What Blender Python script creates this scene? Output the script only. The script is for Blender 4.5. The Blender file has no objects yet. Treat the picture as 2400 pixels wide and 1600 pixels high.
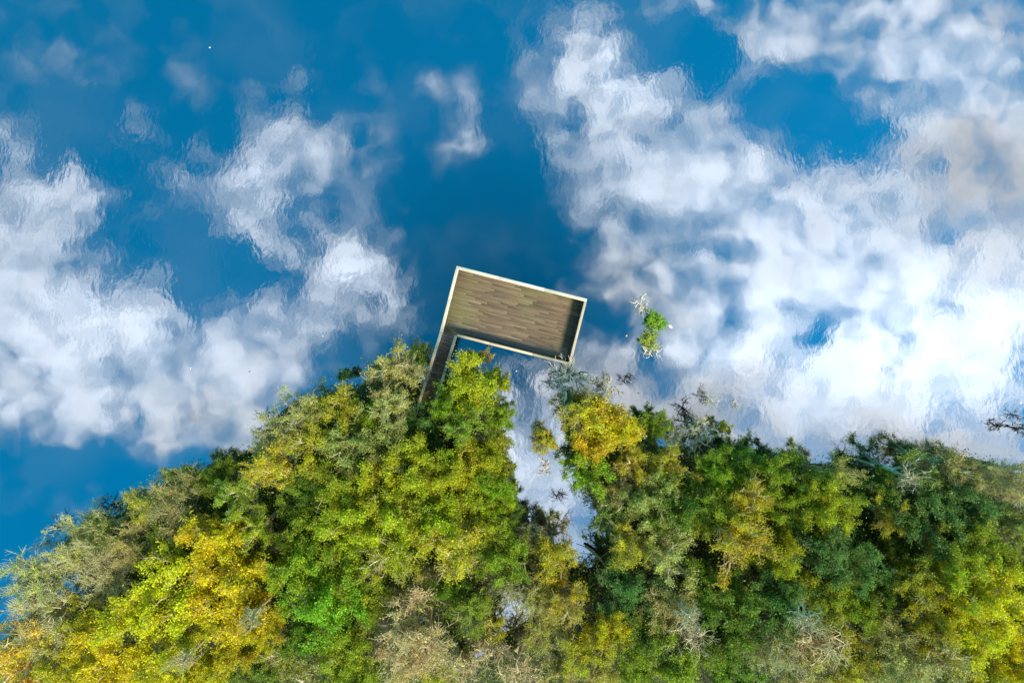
import bpy, math
import numpy as np
R_ = math.radians
SC = bpy.context.scene
COL = SC.collection

# ------------------------------------------------------------------ camera
CAM_Z = 57.0
cd = bpy.data.cameras.new('camera'); cam = bpy.data.objects.new('camera', cd); COL.objects.link(cam)
cam.location = (0, 0, CAM_Z); cam.rotation_euler = (0, 0, 0)
cd.sensor_width = 36; cd.lens = 24; cd.clip_end = 9000; cd.clip_start = 0.5
SC.camera = cam
SC.view_settings.view_transform = 'Standard'; SC.view_settings.look = 'None'
SC.view_settings.exposure = 0.62; SC.view_settings.gamma = 1.0
SC.render.engine = 'CYCLES'
SC.cycles.use_denoising = True
SC.cycles.max_bounces = 6; SC.cycles.diffuse_bounces = 3; SC.cycles.glossy_bounces = 3
SC.cycles.transmission_bounces = 3
SC.cycles.sample_clamp_indirect = 6.0
SC.cycles.caustics_reflective = False; SC.cycles.caustics_refractive = False

SUN_EL = 49.0; SUN_AZ = -50.0          # azimuth of the sun measured from +X towards +Y
SUN_STRENGTH = 5.0; SKY_STRENGTH = 0.085

# ------------------------------------------------------------------ sky: blue air and a broken cloud layer
# cloud-layer coordinates: q = 15.68 * (dir.x/dir.z, -dir.y/dir.z); each puff: centre x, y, half sizes, weight
PUFFS = [
 # west bank
 (60,480,150,120,.75),(185,470,100,80,.7),(120,430,70,50,.4),(60,610,150,130,.8),(30,330,70,100,.45),
 (150,720,220,120,.9),(60,800,180,130,.8),(270,730,130,90,.7),(230,870,220,120,1.0),(110,910,160,80,.7),
 (330,810,150,110,.7),(255,990,70,80,.5),(450,960,170,120,1.0),(540,850,130,110,.75),(420,1030,110,50,.5),
 (620,880,110,80,.6),(80,1010,60,50,.25),(190,1140,130,50,.35),(330,660,60,50,.35),(160,560,110,90,.5),
 (560,960,90,70,.6),(-150,600,220,300,.9),(-120,900,200,180,.7),
 # middle wisps
 (560,430,130,110,.6),(600,500,110,100,.55),(690,340,140,80,.62),(620,240,70,100,.42),(750,370,80,60,.6),
 (500,400,80,70,.35),(850,340,90,60,.3),(770,570,110,90,.5),(690,590,80,70,.4),(820,480,90,120,.32),
 (825,625,120,85,.95),(770,670,90,70,.6),(600,700,160,60,.42),(720,730,190,60,.42),(880,600,90,70,.4),
 (660,790,190,80,.42),(510,800,110,70,.45),(940,740,90,70,.38),(1065,310,80,110,.55),(1085,340,60,60,.25),
 (1000,185,34,34,.5),(1070,220,40,70,.38),(320,290,60,70,.32),(445,175,55,60,.32),(375,405,55,35,.3),
 (100,150,200,60,.2),(870,220,60,90,.2),(350,505,50,40,.3),(130,60,220,120,.12),(640,410,70,50,.3),(540,520,60,50,.35),
 # east bank
 (1300,130,140,160,.42),(1400,130,130,120,.5),(1440,205,140,100,.65),(1510,280,150,100,.6),(1320,215,130,110,.4),
 (1390,290,150,130,.5),(1330,430,75,110,.5),(1430,400,140,130,.5),(1570,340,130,130,.55),(1660,310,130,110,.5),
 (1600,430,200,110,.6),(1720,460,190,100,.55),(1420,500,80,70,.5),(1490,520,120,80,.4),(1810,400,190,100,.6),
 (1910,450,160,120,.6),(1600,560,140,60,.35),(1450,600,130,80,.5),(1380,570,80,80,.4),(1330,650,70,60,.4),
 (1430,680,150,70,.5),(1540,660,130,80,.5),(1660,600,140,80,.45),(1790,620,140,100,.9),(1910,600,200,130,.9),
 (2010,560,210,140,.8),(1860,720,200,120,.9),(2030,760,230,180,1.2),(2290,710,160,150,1.2),(2200,620,190,150,.8),
 (2140,480,230,170,.6),(2310,450,190,240,.7),(2320,370,170,150,.7),(2200,310,180,150,.6),(2300,150,220,200,.75),(2080,240,150,120,.5),
 (1960,170,130,80,.35),(1750,90,140,110,.5),(1860,80,170,90,.5),(2010,60,220,100,.6),(1600,10,120,40,.65),
 (1700,160,100,80,.45),(2160,60,160,120,.6),(1670,790,150,100,.9),(1560,770,120,90,.7),(1430,800,110,80,.55),
 (1650,880,220,90,.75),(1810,890,190,100,.9),(1490,890,150,80,.55),(1960,870,220,110,.9),(2160,860,200,150,1.0),
 (2110,960,300,100,.85),(1900,1000,300,90,.8),(1700,970,190,90,.75),(1250,920,110,140,.6),(1210,1060,150,170,1.3),(1330,850,150,90,.5),(1440,910,170,90,.6),
 (1260,1160,120,120,.9),(1190,1430,220,170,1.6),(2050,1080,300,100,.9),(2300,1060,220,90,1.0),(2330,860,150,90,.6),(2420,1010,150,120,.6),(2500,600,200,300,.9),(1300,1300,200,120,.6),
 # blue gaps
 (1870,765,80,130,-1.8),(2040,590,70,40,-.6),(1980,640,60,40,-.5),(1500,840,50,65,-1.5),(1720,690,50,60,-.5),(1620,570,110,40,-.5),(1510,520,50,40,-.45),(1480,640,60,40,-.5),(1390,730,70,40,-.55),(2030,600,80,35,-.4),(1960,330,130,55,-.75),
 (1870,210,130,100,-.4),(1560,110,110,70,-.75),(1640,170,70,70,-.5),(2350,940,60,40,-1.0),(1700,575,60,35,-.45),
 (1380,455,40,40,-.4),(1160,480,140,140,-.4),(1050,570,140,110,-.5),(160,755,100,30,-.45),(70,510,80,30,-.4),
 (1150,760,150,110,-.25),(640,820,80,30,-.3),(590,620,60,40,-.3),(250,1080,190,70,-.5),(1980,500,40,40,-.2),(460,560,110,60,-.3)]
GREY = [(2330,440,230,220,.5),(2200,330,120,100,.3),(2060,1060,480,110,.6),(2360,40,200,130,.35),(1600,930,170,90,.6),(470,970,150,90,.35),
        (1420,640,130,90,.3),(1480,730,110,70,.3),(1350,870,170,80,.55)]
BRIGHT = [(1850,700,300,190,.22),(2030,780,280,190,.26),(2290,720,220,210,.36),(1680,800,240,120,.2),(2150,860,260,140,.2),(2250,150,260,200,.18),(1620,430,260,120,.12),
          (1220,1090,160,190,.12),(820,630,90,60,.15),(600,420,90,60,.1),(250,760,260,150,.14),(1450,190,150,90,.15)]

def build_world():
    w = bpy.data.worlds.new('World'); SC.world = w; w.use_nodes = True
    nt = w.node_tree; nt.nodes.clear(); N = nt.nodes.new; L = nt.links.new
    def math_(op, a, b=None, c=None, clamp=False):
        n = N('ShaderNodeMath'); n.operation = op; n.use_clamp = clamp
        for i, v in enumerate((a, b, c)):
            if v is None: continue
            if isinstance(v, (int, float)): n.inputs[i].default_value = v
            else: L(v, n.inputs[i])
        return n.outputs[0]
    def vm(op, a, b=None, c=None):
        n = N('ShaderNodeVectorMath'); n.operation = op
        for i, v in enumerate((a, b, c)):
            if v is None: continue
            if isinstance(v, tuple): n.inputs[i].default_value = v
            else: L(v, n.inputs[i])
        return n.outputs[0]
    def noise(vec, scale, detail, rough, col=False, lac=2.0):
        n = N('ShaderNodeTexNoise'); n.noise_dimensions = '2D'; n.inputs['Scale'].default_value = scale; n.inputs['Detail'].default_value = detail
        n.inputs['Roughness'].default_value = rough; n.inputs['Lacunarity'].default_value = lac; L(vec, n.inputs['Vector'])
        return n.outputs['Color'] if col else n.outputs[0]
    def smooth(v, a, b, lo=0.0, hi=1.0):
        n = N('ShaderNodeMapRange'); n.interpolation_type = 'SMOOTHSTEP'; L(v, n.inputs[0])
        for i, x in enumerate((a, b, lo, hi)): n.inputs[1+i].default_value = x
        return n.outputs[0]
    tc = N('ShaderNodeTexCoord'); sep = N('ShaderNodeSeparateXYZ'); L(tc.outputs['Generated'], sep.inputs[0])
    z = math_('MAXIMUM', sep.outputs[2], 0.05)
    qx = math_('MULTIPLY', math_('DIVIDE', sep.outputs[0], z), 15.68)
    qy = math_('MULTIPLY', math_('DIVIDE', sep.outputs[1], z), -15.68)
    cb = N('ShaderNodeCombineXYZ'); L(qx, cb.inputs[0]); L(qy, cb.inputs[1]); q = cb.outputs[0]
    w1 = vm('MULTIPLY_ADD', noise(q, 0.7, 2, .5, True), (1.15, 1.15, 0), (-.575, -.575, 0))
    q1 = vm('ADD', q, w1)
    w2 = vm('MULTIPLY_ADD', noise(q1, 2.2, 3, .6, True), (.30, .30, 0), (-.15, -.15, 0))
    q2 = vm('ADD', q1, w2)
    def field(blobs, vec):
        Q = vm('MULTIPLY', vec, (1.0, 1.0, 0.0))          # x, y carry the position, z gathers the density
        for cx, cy, rx, ry, wt in blobs:
            rx *= 1.36; ry *= 1.36
            v = vm('MULTIPLY_ADD', Q, (100/rx, 100/ry, 0), (-(cx-1176)/rx, -(cy-784)/ry, 0))
            g = N('ShaderNodeTexGradient'); g.gradient_type = 'SPHERICAL'; L(v, g.inputs[0])
            Q = vm('MULTIPLY_ADD', g.outputs[0], (0, 0, float(wt)), Q)
        sp = N('ShaderNodeSeparateXYZ'); L(Q, sp.inputs[0]); acc = sp.outputs[2]
        return acc
    D = field(PUFFS, q2)
    fb = noise(q, .95, 5, .52)
    fb2 = noise(q, 0.28, 4, .55)
    ln = N('ShaderNodeVectorMath'); ln.operation = 'LENGTH'; L(q, ln.inputs[0]); rad = ln.outputs[1]
    far = math_('MULTIPLY', smooth(rad, 14.3, 19.0), math_('MULTIPLY', smooth(fb2, .42, .62), .8))
    D = math_('ADD', D, far)
    D = math_('MULTIPLY', math_('SUBTRACT', 1.0, math_('EXPONENT', math_('MULTIPLY', D, -1.05))), 1.28)
    amp = smooth(D, .0, .55, .30, 1.0)
    ruff = smooth(noise(q, .42, 2, .5), .36, .64, .25, 1.15)           # some banks are smooth, some broken into small puffs
    nn = math_('MULTIPLY_ADD', math_('SUBTRACT', fb, .5), 1.75, math_('MULTIPLY', math_('SUBTRACT', noise(q1, 1.9, 5, .54), .5), ruff))
    dn = math_('MULTIPLY_ADD', nn, amp, D)
    veil = math_('MULTIPLY', smooth(noise(q1, .35, 3, .5), .45, .75), .04)
    alpha = math_('MAXIMUM', smooth(dn, .02, 1.40), veil)
    alpha = math_('POWER', alpha, 0.9)
    br = field(BRIGHT, q1); gr = field(GREY, q1)
    fb3 = noise(q, 1.5, 4, .5)
    val = math_('ADD', math_('MULTIPLY_ADD', smooth(dn, .2, 1.3), .22, .56), math_('MULTIPLY_ADD', math_('SUBTRACT', fb3, .5), .34, br))
    val = math_('MULTIPLY', val, math_('SUBTRACT', 1.0, math_('MULTIPLY', math_('MINIMUM', gr, .75), .8)))
    val = math_('MAXIMUM', val, .2)
    cm = N('ShaderNodeMix'); cm.data_type = 'RGBA'; cm.inputs[6].default_value = (.76, .87, 1.02, 1); cm.inputs[7].default_value = (.90, .94, 1.0, 1)
    L(math_('MULTIPLY', gr, 1.4, clamp=True), cm.inputs[0])
    sc_ = N('ShaderNodeVectorMath'); sc_.operation = 'SCALE'; L(cm.outputs[2], sc_.inputs[0]); L(val, sc_.inputs['Scale']); cloud = sc_.outputs[0]
    # clear air
    sky = N('ShaderNodeTexSky'); sky.sky_type = 'NISHITA'; sky.sun_disc = False
    sky.sun_elevation = R_(SUN_EL); sky.sun_rotation = R_(90 - SUN_AZ); sky.air_density = 1.0; sky.dust_density = .3; sky.ozone_density = 3.0
    hs = N('ShaderNodeHueSaturation'); hs.inputs['Saturation'].default_value = 1.75; L(sky.outputs[0], hs.inputs['Color'])
    deep = smooth(rad, 0.5, 7.0, .42, 1.0)           # the clear air is deepest overhead
    air = vm('MULTIPLY', hs.outputs[0], (.05*SKY_STRENGTH*2.0, 1.22*SKY_STRENGTH*2.0, .84*SKY_STRENGTH*2.0))
    sa = N('ShaderNodeVectorMath'); sa.operation = 'SCALE'; L(air, sa.inputs[0]); L(deep, sa.inputs['Scale']); air = sa.outputs[0]
    mx = N('ShaderNodeMix'); mx.data_type = 'RGBA'; L(alpha, mx.inputs[0]); L(air, mx.inputs[6]); L(cloud, mx.inputs[7])
    bg = N('ShaderNodeBackground'); L(mx.outputs[2], bg.inputs[0]); bg.inputs[1].default_value = 1.4
    out = N('ShaderNodeOutputWorld'); L(bg.outputs[0], out.inputs[0])
    w.cycles.sampling_method = 'NONE'
build_world()

# ------------------------------------------------------------------ sun
sd = bpy.data.lights.new('sun', 'SUN'); sd.energy = SUN_STRENGTH; sd.angle = R_(14.0); sd.color = (1.0, .95, .86)
so = bpy.data.objects.new('sun', sd); COL.objects.link(so); so.location = (30, -40, 60)
so.rotation_euler = (0, R_(90 - SUN_EL), R_(SUN_AZ))

# ------------------------------------------------------------------ helpers
def at(px, py, z=0.0, s=2400/2352.):
    """ground position of something seen at (px, py) on the survey print, at height z"""
    k = .75*(CAM_Z - z)/1200
    return ((px*s-1200)*k, -(py*s-800)*k)
def tag(o, label=None, cat=None, group=None, kind=None):
    if label: o['label'] = label
    if cat: o['category'] = cat
    if group: o['group'] = group
    if kind: o['kind'] = kind
    return o
def empty(name, loc, rz=0.0):
    o = bpy.data.objects.new(name, None); COL.objects.link(o); o.location = loc; o.rotation_euler = (0, 0, rz)
    o.empty_display_size = .2
    return o
def link(name, me, mat=None, parent=None, loc=(0, 0, 0), rot=(0, 0, 0)):
    o = bpy.data.objects.new(name, me); COL.objects.link(o)
    if mat and not me.materials: me.materials.append(mat)
    o.parent = parent; o.location = loc; o.rotation_euler = rot
    return o
def mesh_np(name, V, F, smooth=False):
    """V (n,3), F (m,4) quads"""
    me = bpy.data.meshes.new(name)
    V = np.asarray(V, np.float32); F = np.asarray(F, np.int32); m, k = F.shape
    me.vertices.add(len(V)); me.vertices.foreach_set('co', V.ravel())
    me.loops.add(m*k); me.loops.foreach_set('vertex_index', F.ravel())
    me.polygons.add(m); me.polygons.foreach_set('loop_start', np.arange(0, m*k, k, dtype=np.int32))
    me.polygons.foreach_set('loop_total', np.full(m, k, np.int32))
    if smooth: me.polygons.foreach_set('use_smooth', np.ones(m, bool))
    me.update(calc_edges=True)
    return me
def attr(me, name, vals):
    a = me.attributes.new(name, 'FLOAT', 'POINT'); a.data.foreach_set('value', np.asarray(vals, np.float32))
def box_mesh(name, x0, x1, y0, y1, z0, z1, ch=0.0):
    """box with chamfered top edges"""
    if ch <= 0:
        V = [(x, y, z) for z in (z0, z1) for x, y in ((x0, y0), (x1, y0), (x1, y1), (x0, y1))]
        F = [(3, 2, 1, 0), (4, 5, 6, 7)] + [(i, (i+1) % 4, 4+(i+1) % 4, 4+i) for i in range(4)]
        return mesh_np(name, V, F)
    V = [(x, y, z0) for x, y in ((x0, y0), (x1, y0), (x1, y1), (x0, y1))]
    V += [(x, y, z1-ch) for x, y in ((x0, y0), (x1, y0), (x1, y1), (x0, y1))]
    V += [(x, y, z1) for x, y in ((x0+ch, y0+ch), (x1-ch, y0+ch), (x1-ch, y1-ch), (x0+ch, y1-ch))]
    F = [(3, 2, 1, 0), (8, 9, 10, 11)]
    for b in (0, 4): F += [(b+i, b+(i+1) % 4, b+4+(i+1) % 4, b+4+i) for i in range(4)]
    return mesh_np(name, V, F)

# ------------------------------------------------------------------ materials
class NT:
    def __init__(s, name):
        s.m = bpy.data.materials.new(name); s.m.use_nodes = True; s.t = s.m.node_tree; s.t.nodes.clear()
        s.out = s.N('ShaderNodeOutputMaterial')
    def N(s, k, **kw):
        n = s.t.nodes.new(k)
        for a, b in kw.items(): setattr(n, a, b)
        return n
    def L(s, a, b): s.t.links.new(a, b)
    def math(s, op, a, b=0.0, c=0.0, clamp=False):
        n = s.N('ShaderNodeMath', operation=op, use_clamp=clamp)
        for i, v in enumerate((a, b, c)):
            if isinstance(v, (int, float)): n.inputs[i].default_value = v
            else: s.L(v, n.inputs[i])
        return n.outputs[0]
    def noise(s, vec, scale, detail=4, rough=.55):
        n = s.N('ShaderNodeTexNoise'); n.inputs['Scale'].default_value = scale; n.inputs['Detail'].default_value = detail
        n.inputs['Roughness'].default_value = rough
        if vec is not None: s.L(vec, n.inputs['Vector'])
        return n.outputs[0]
    def mapping(s, vec, scale=(1, 1, 1), rot=(0, 0, 0)):
        n = s.N('ShaderNodeMapping'); n.inputs['Scale'].default_value = scale; n.inputs['Rotation'].default_value = rot
        s.L(vec, n.inputs[0]); return n.outputs[0]
    def ramp(s, v, a, b, lo=0.0, hi=1.0):
        n = s.N('ShaderNodeMapRange', interpolation_type='SMOOTHSTEP'); s.L(v, n.inputs[0])
        for i, x in enumerate((a, b, lo, hi)): n.inputs[1+i].default_value = x
        return n.outputs[0]
    def mix(s, f, a, b, mode='MIX'):
        n = s.N('ShaderNodeMix', data_type='RGBA', blend_type=mode)
        for i, v in ((0, f), (6, a), (7, b)):
            if isinstance(v, (int, float)): n.inputs[i].default_value = v
            elif isinstance(v, tuple): n.inputs[i].default_value = v if len(v) == 4 else (*v, 1)
            else: s.L(v, n.inputs[i])
        return n.outputs[2]
    def scale(s, col, f):
        n = s.N('ShaderNodeVectorMath', operation='SCALE'); s.L(col, n.inputs[0])
        if isinstance(f, (int, float)): n.inputs['Scale'].default_value = f
        else: s.L(f, n.inputs['Scale'])
        return n.outputs[0]
    def principled(s, col, rough=.6, spec=.3, normal=None):
        p = s.N('ShaderNodeBsdfPrincipled')
        if isinstance(col, tuple): p.inputs['Base Color'].default_value = (*col, 1)
        else: s.L(col, p.inputs['Base Color'])
        if isinstance(rough, (int, float)): p.inputs['Roughness'].default_value = rough
        else: s.L(rough, p.inputs['Roughness'])
        p.inputs['Specular IOR Level'].default_value = spec
        if normal: s.L(normal, p.inputs['Normal'])
        return p.outputs[0]
    def bump(s, h, strength, dist):
        b = s.N('ShaderNodeBump'); b.inputs['Strength'].default_value = strength; b.inputs['Distance'].default_value = dist
        s.L(h, b.inputs['Height']); return b.outputs[0]
    def done(s, sh): s.L(sh, s.out.inputs[0]); return s.m

def m_water():
    k = NT('water'); geo = k.N('ShaderNodeNewGeometry'); P = geo.outputs['Position']
    patch = k.ramp(k.noise(k.mapping(P, (.035, .05, 1)), 1.0, 3), .40, .62)
    sx = k.N('ShaderNodeSeparateXYZ'); k.L(P, sx.inputs[0])
    fine = k.noise(k.mapping(P, (1.7, 1.0, 1), (0, 0, R_(-24))), 1.0, 2, .5)
    mid = k.noise(k.mapping(P, (.42, .33, 1), (0, 0, R_(-25))), 1.0, 2, .5)
    swell = k.noise(k.mapping(P, (.09, .12, 1)), 1.0, 2, .5)
    h = k.math('MULTIPLY_ADD', k.math('MULTIPLY', fine, patch), .0044, k.math('MULTIPLY', mid, .0040))
    h = k.math('MULTIPLY_ADD', swell, .03, h)
    nb = k.bump(h, 1.0, 1.0)
    g = k.N('ShaderNodeBsdfGlossy'); g.inputs['Roughness'].default_value = .03; g.inputs['Color'].default_value = (.57, .57, .57, 1); k.L(nb, g.inputs['Normal'])
    d = k.N('ShaderNodeBsdfDiffuse'); d.inputs['Color'].default_value = (.004, .02, .04, 1)
    m = k.N('ShaderNodeMixShader'); m.inputs[0].default_value = .92; k.L(d.outputs[0], m.inputs[1]); k.L(g.outputs[0], m.inputs[2])
    return k.done(m.outputs[0])
def m_ground():
    k = NT('wet_leaf_litter'); geo = k.N('ShaderNodeNewGeometry'); P = geo.outputs['Position']
    a = k.noise(P, 1.2, 8, .7); b = k.noise(P, 9, 3, .6)
    c = k.mix(k.ramp(a, .35, .65), (.018, .016, .010), (.055, .042, .022))
    c = k.mix(k.ramp(b, .58, .70), c, (.10, .085, .03))
    c = k.mix(k.ramp(k.noise(P, .5, 4), .5, .65), c, (.025, .040, .012))
    return k.done(k.principled(c, .75, .3, k.bump(b, .6, .08)))
def m_leaf():
    k = NT('leaf'); oi = k.N('ShaderNodeObjectInfo')
    at_ = k.N('ShaderNodeAttribute', attribute_name='tint'); av = k.N('ShaderNodeAttribute', attribute_name='shade')
    t, v = at_.outputs['Fac'], av.outputs['Fac']
    thr = k.math('SUBTRACT', 1.0, oi.outputs['Alpha'])
    f = k.math('MULTIPLY', k.math('SUBTRACT', t, thr), 6.0, clamp=True)
    yel = k.mix(k.math('FRACT', k.math('MULTIPLY', t, 17.3)), (.58, .48, .008), (.58, .42, .012))
    c = k.mix(f, oi.outputs['Color'], yel)
    hsv = k.N('ShaderNodeHueSaturation'); k.L(c, hsv.inputs['Color'])
    k.L(k.math('MULTIPLY_ADD', t, .05, .475), hsv.inputs['Hue']); k.L(k.math('MULTIPLY_ADD', v, 1.0, .5), hsv.inputs['Value'])
    c = hsv.outputs[0]
    p = k.principled(c, .5, .25)
    tr = k.N('ShaderNodeBsdfTranslucent'); k.L(c, tr.inputs[0])
    m = k.N('ShaderNodeMixShader'); m.inputs[0].default_value = .45; k.L(p, m.inputs[1]); k.L(tr.outputs[0], m.inputs[2])
    return k.done(m.outputs[0])
def m_bark():
    k = NT('bark'); oi = k.N('ShaderNodeObjectInfo'); tc = k.N('ShaderNodeTexCoord'); P = tc.outputs['Object']
    n = k.noise(P, 3.0, 5, .65)
    c = k.scale(oi.outputs['Color'], k.math('MULTIPLY_ADD', n, 1.2, .4))
    c = k.mix(k.ramp(k.noise(P, 1.1, 3), .55, .7, 0, .5), c, (.16, .17, .05))
    return k.done(k.principled(c, .85, .15, k.bump(k.noise(P, 22, 3), .4, .02)))
def m_wood(name, cols, moss=0.0, rough=.8, stretch=(1.2, 14, 14), spread=.55):
    k = NT(name); oi = k.N('ShaderNodeObjectInfo'); tc = k.N('ShaderNodeTexCoord'); P = tc.outputs['Object']
    geo = k.N('ShaderNodeNewGeometry')
    off = k.N('ShaderNodeVectorMath', operation='ADD'); k.L(P, off.inputs[0])
    cx = k.N('ShaderNodeCombineXYZ'); k.L(k.math('MULTIPLY', oi.outputs['Random'], 91.0), cx.inputs[0]); k.L(k.math('MULTIPLY', oi.outputs['Random'], 37.0), cx.inputs[1])
    k.L(cx.outputs[0], off.inputs[1]); P2 = off.outputs[0]
    g = k.noise(k.mapping(P2, stretch), 1.0, 6, .65); g2 = k.noise(k.mapping(P2, (stretch[0]*.35, stretch[1]*.25, stretch[2]*.25)), 1.0, 4)
    c = k.mix(k.ramp(g, .3, .7), cols[0], cols[1])
    c = k.mix(k.ramp(g2, .55, .75, 0, .6), c, cols[2])
    c = k.scale(c, k.math('MULTIPLY_ADD', oi.outputs['Random'], spread, 1.0-spread/2))
    if moss:
        W = geo.outputs['Position']
        mm = k.ramp(k.noise(W, .2, 3, .5), .46, .66, 0, moss)
        c = k.mix(mm, c, (.17, .17, .055))
    c = k.mix(k.ramp(k.noise(geo.outputs['Position'], 2.2, 5, .7), .6, .75, 0, .55), c, tuple(x*.4 for x in cols[0]))
    return k.done(k.principled(c, rough, .2, k.bump(g, .5, .01)))
def m_plain(name, col, rough=.5, spec=.4, var=.3):
    k = NT(name); tc = k.N('ShaderNodeTexCoord')
    n = k.noise(tc.outputs['Object'], 6, 5, .65)
    rgb = k.N('ShaderNodeRGB'); rgb.outputs[0].default_value = (*col, 1)
    return k.done(k.principled(k.scale(rgb.outputs[0], k.math('MULTIPLY_ADD', n, 2*var, 1-var)), rough, spec))
M = dict(water=m_water(), ground=m_ground(), leaf=m_leaf(), bark=m_bark(),
         deck=m_wood('deck_wood', ((.085, .056, .031), (.215, .147, .082), (.33, .245, .145)), .4, .8, (.45, 22, 22), .34),
         walk=m_wood('walkway_wood', ((.27, .165, .095), (.44, .28, .17), (.48, .34, .21)), 0),
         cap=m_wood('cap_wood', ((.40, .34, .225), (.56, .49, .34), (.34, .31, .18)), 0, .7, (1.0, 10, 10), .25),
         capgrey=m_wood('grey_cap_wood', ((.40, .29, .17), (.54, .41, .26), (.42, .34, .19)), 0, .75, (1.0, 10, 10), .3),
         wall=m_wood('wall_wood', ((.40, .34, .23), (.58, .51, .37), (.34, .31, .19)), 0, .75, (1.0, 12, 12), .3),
         pile=m_wood('pile_and_shaded_wall_wood', ((.06, .05, .035), (.12, .10, .07), (.08, .09, .04)), 0),
         blue=m_plain('blue_plastic', (.02, .22, .75), .35, .5, .12), bluedark=m_plain('dark_blue_plastic', (.01, .08, .33), .4, .5, .12),
         feather=m_plain('white_feather', (.8, .8, .78), .8, .1, .08), dryleaf=m_plain('dry_leaf', (.55, .27, .12), .7, .2, .3))

# ------------------------------------------------------------------ tree shapes
def tube(V, F, pts, rad, sides):
    pts = np.asarray(pts, float); n = len(pts)
    tang = np.gradient(pts, axis=0); tang /= np.linalg.norm(tang, axis=1)[:, None]+1e-9
    ref = np.array((0, 0, 1.)) if abs(tang[0][2]) < .9 else np.array((1., 0, 0))
    base = sum(len(v) for v in V)
    a = np.cross(tang, ref); a /= np.linalg.norm(a, axis=1)[:, None]+1e-9
    b = np.cross(tang, a)
    th = np.arange(sides)*2*math.pi/sides
    ring = (np.cos(th)[None, :, None]*a[:, None, :] + np.sin(th)[None, :, None]*b[:, None, :])*np.asarray(rad)[:, None, None] + pts[:, None, :]
    V.append(ring.reshape(-1, 3))
    i = np.arange(n-1)[:, None]*sides; j = np.arange(sides)[None, :]; j2 = (j+1) % sides
    F.append((np.stack([i+j, i+j2, i+sides+j2, i+sides+j], -1) + base).reshape(-1, 4))
def unit(v): return v/(np.linalg.norm(v)+1e-9)
def curve(p0, p1, p2, n):
    t = np.linspace(0, 1, n)[:, None]
    return (1-t)**2*p0 + 2*t*(1-t)*p1 + t*t*p2
def leaves_mesh(name, C, A, size, tint, shade, rng, flat=.65):
    n = len(C)
    nm = rng.normal(size=(n, 3))*.75; nm[:, 2] += flat; nm /= np.linalg.norm(nm, axis=1)[:, None]
    A = A + rng.normal(size=(n, 3))*.7; A -= (A*nm).sum(1)[:, None]*nm; A /= np.linalg.norm(A, axis=1)[:, None]+1e-9
    B = np.cross(nm, A)
    Ls = size*rng.uniform(.65, 1.25, n)[:, None]; Ws = Ls*rng.uniform(.42, .62, n)[:, None]
    V = np.stack([C-A*Ls*.5, C+B*Ws*.5-A*Ls*.08+nm*Ls*.06, C+A*Ls*.5, C-B*Ws*.5-A*Ls*.08+nm*Ls*.06], 1).reshape(-1, 3)
    F = np.arange(n*4).reshape(-1, 4)
    me = mesh_np(name, V, F)
    attr(me, 'tint', np.repeat(tint, 4)); attr(me, 'shade', np.repeat(shade, 4))
    me.materials.append(M['leaf'])
    return me
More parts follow.
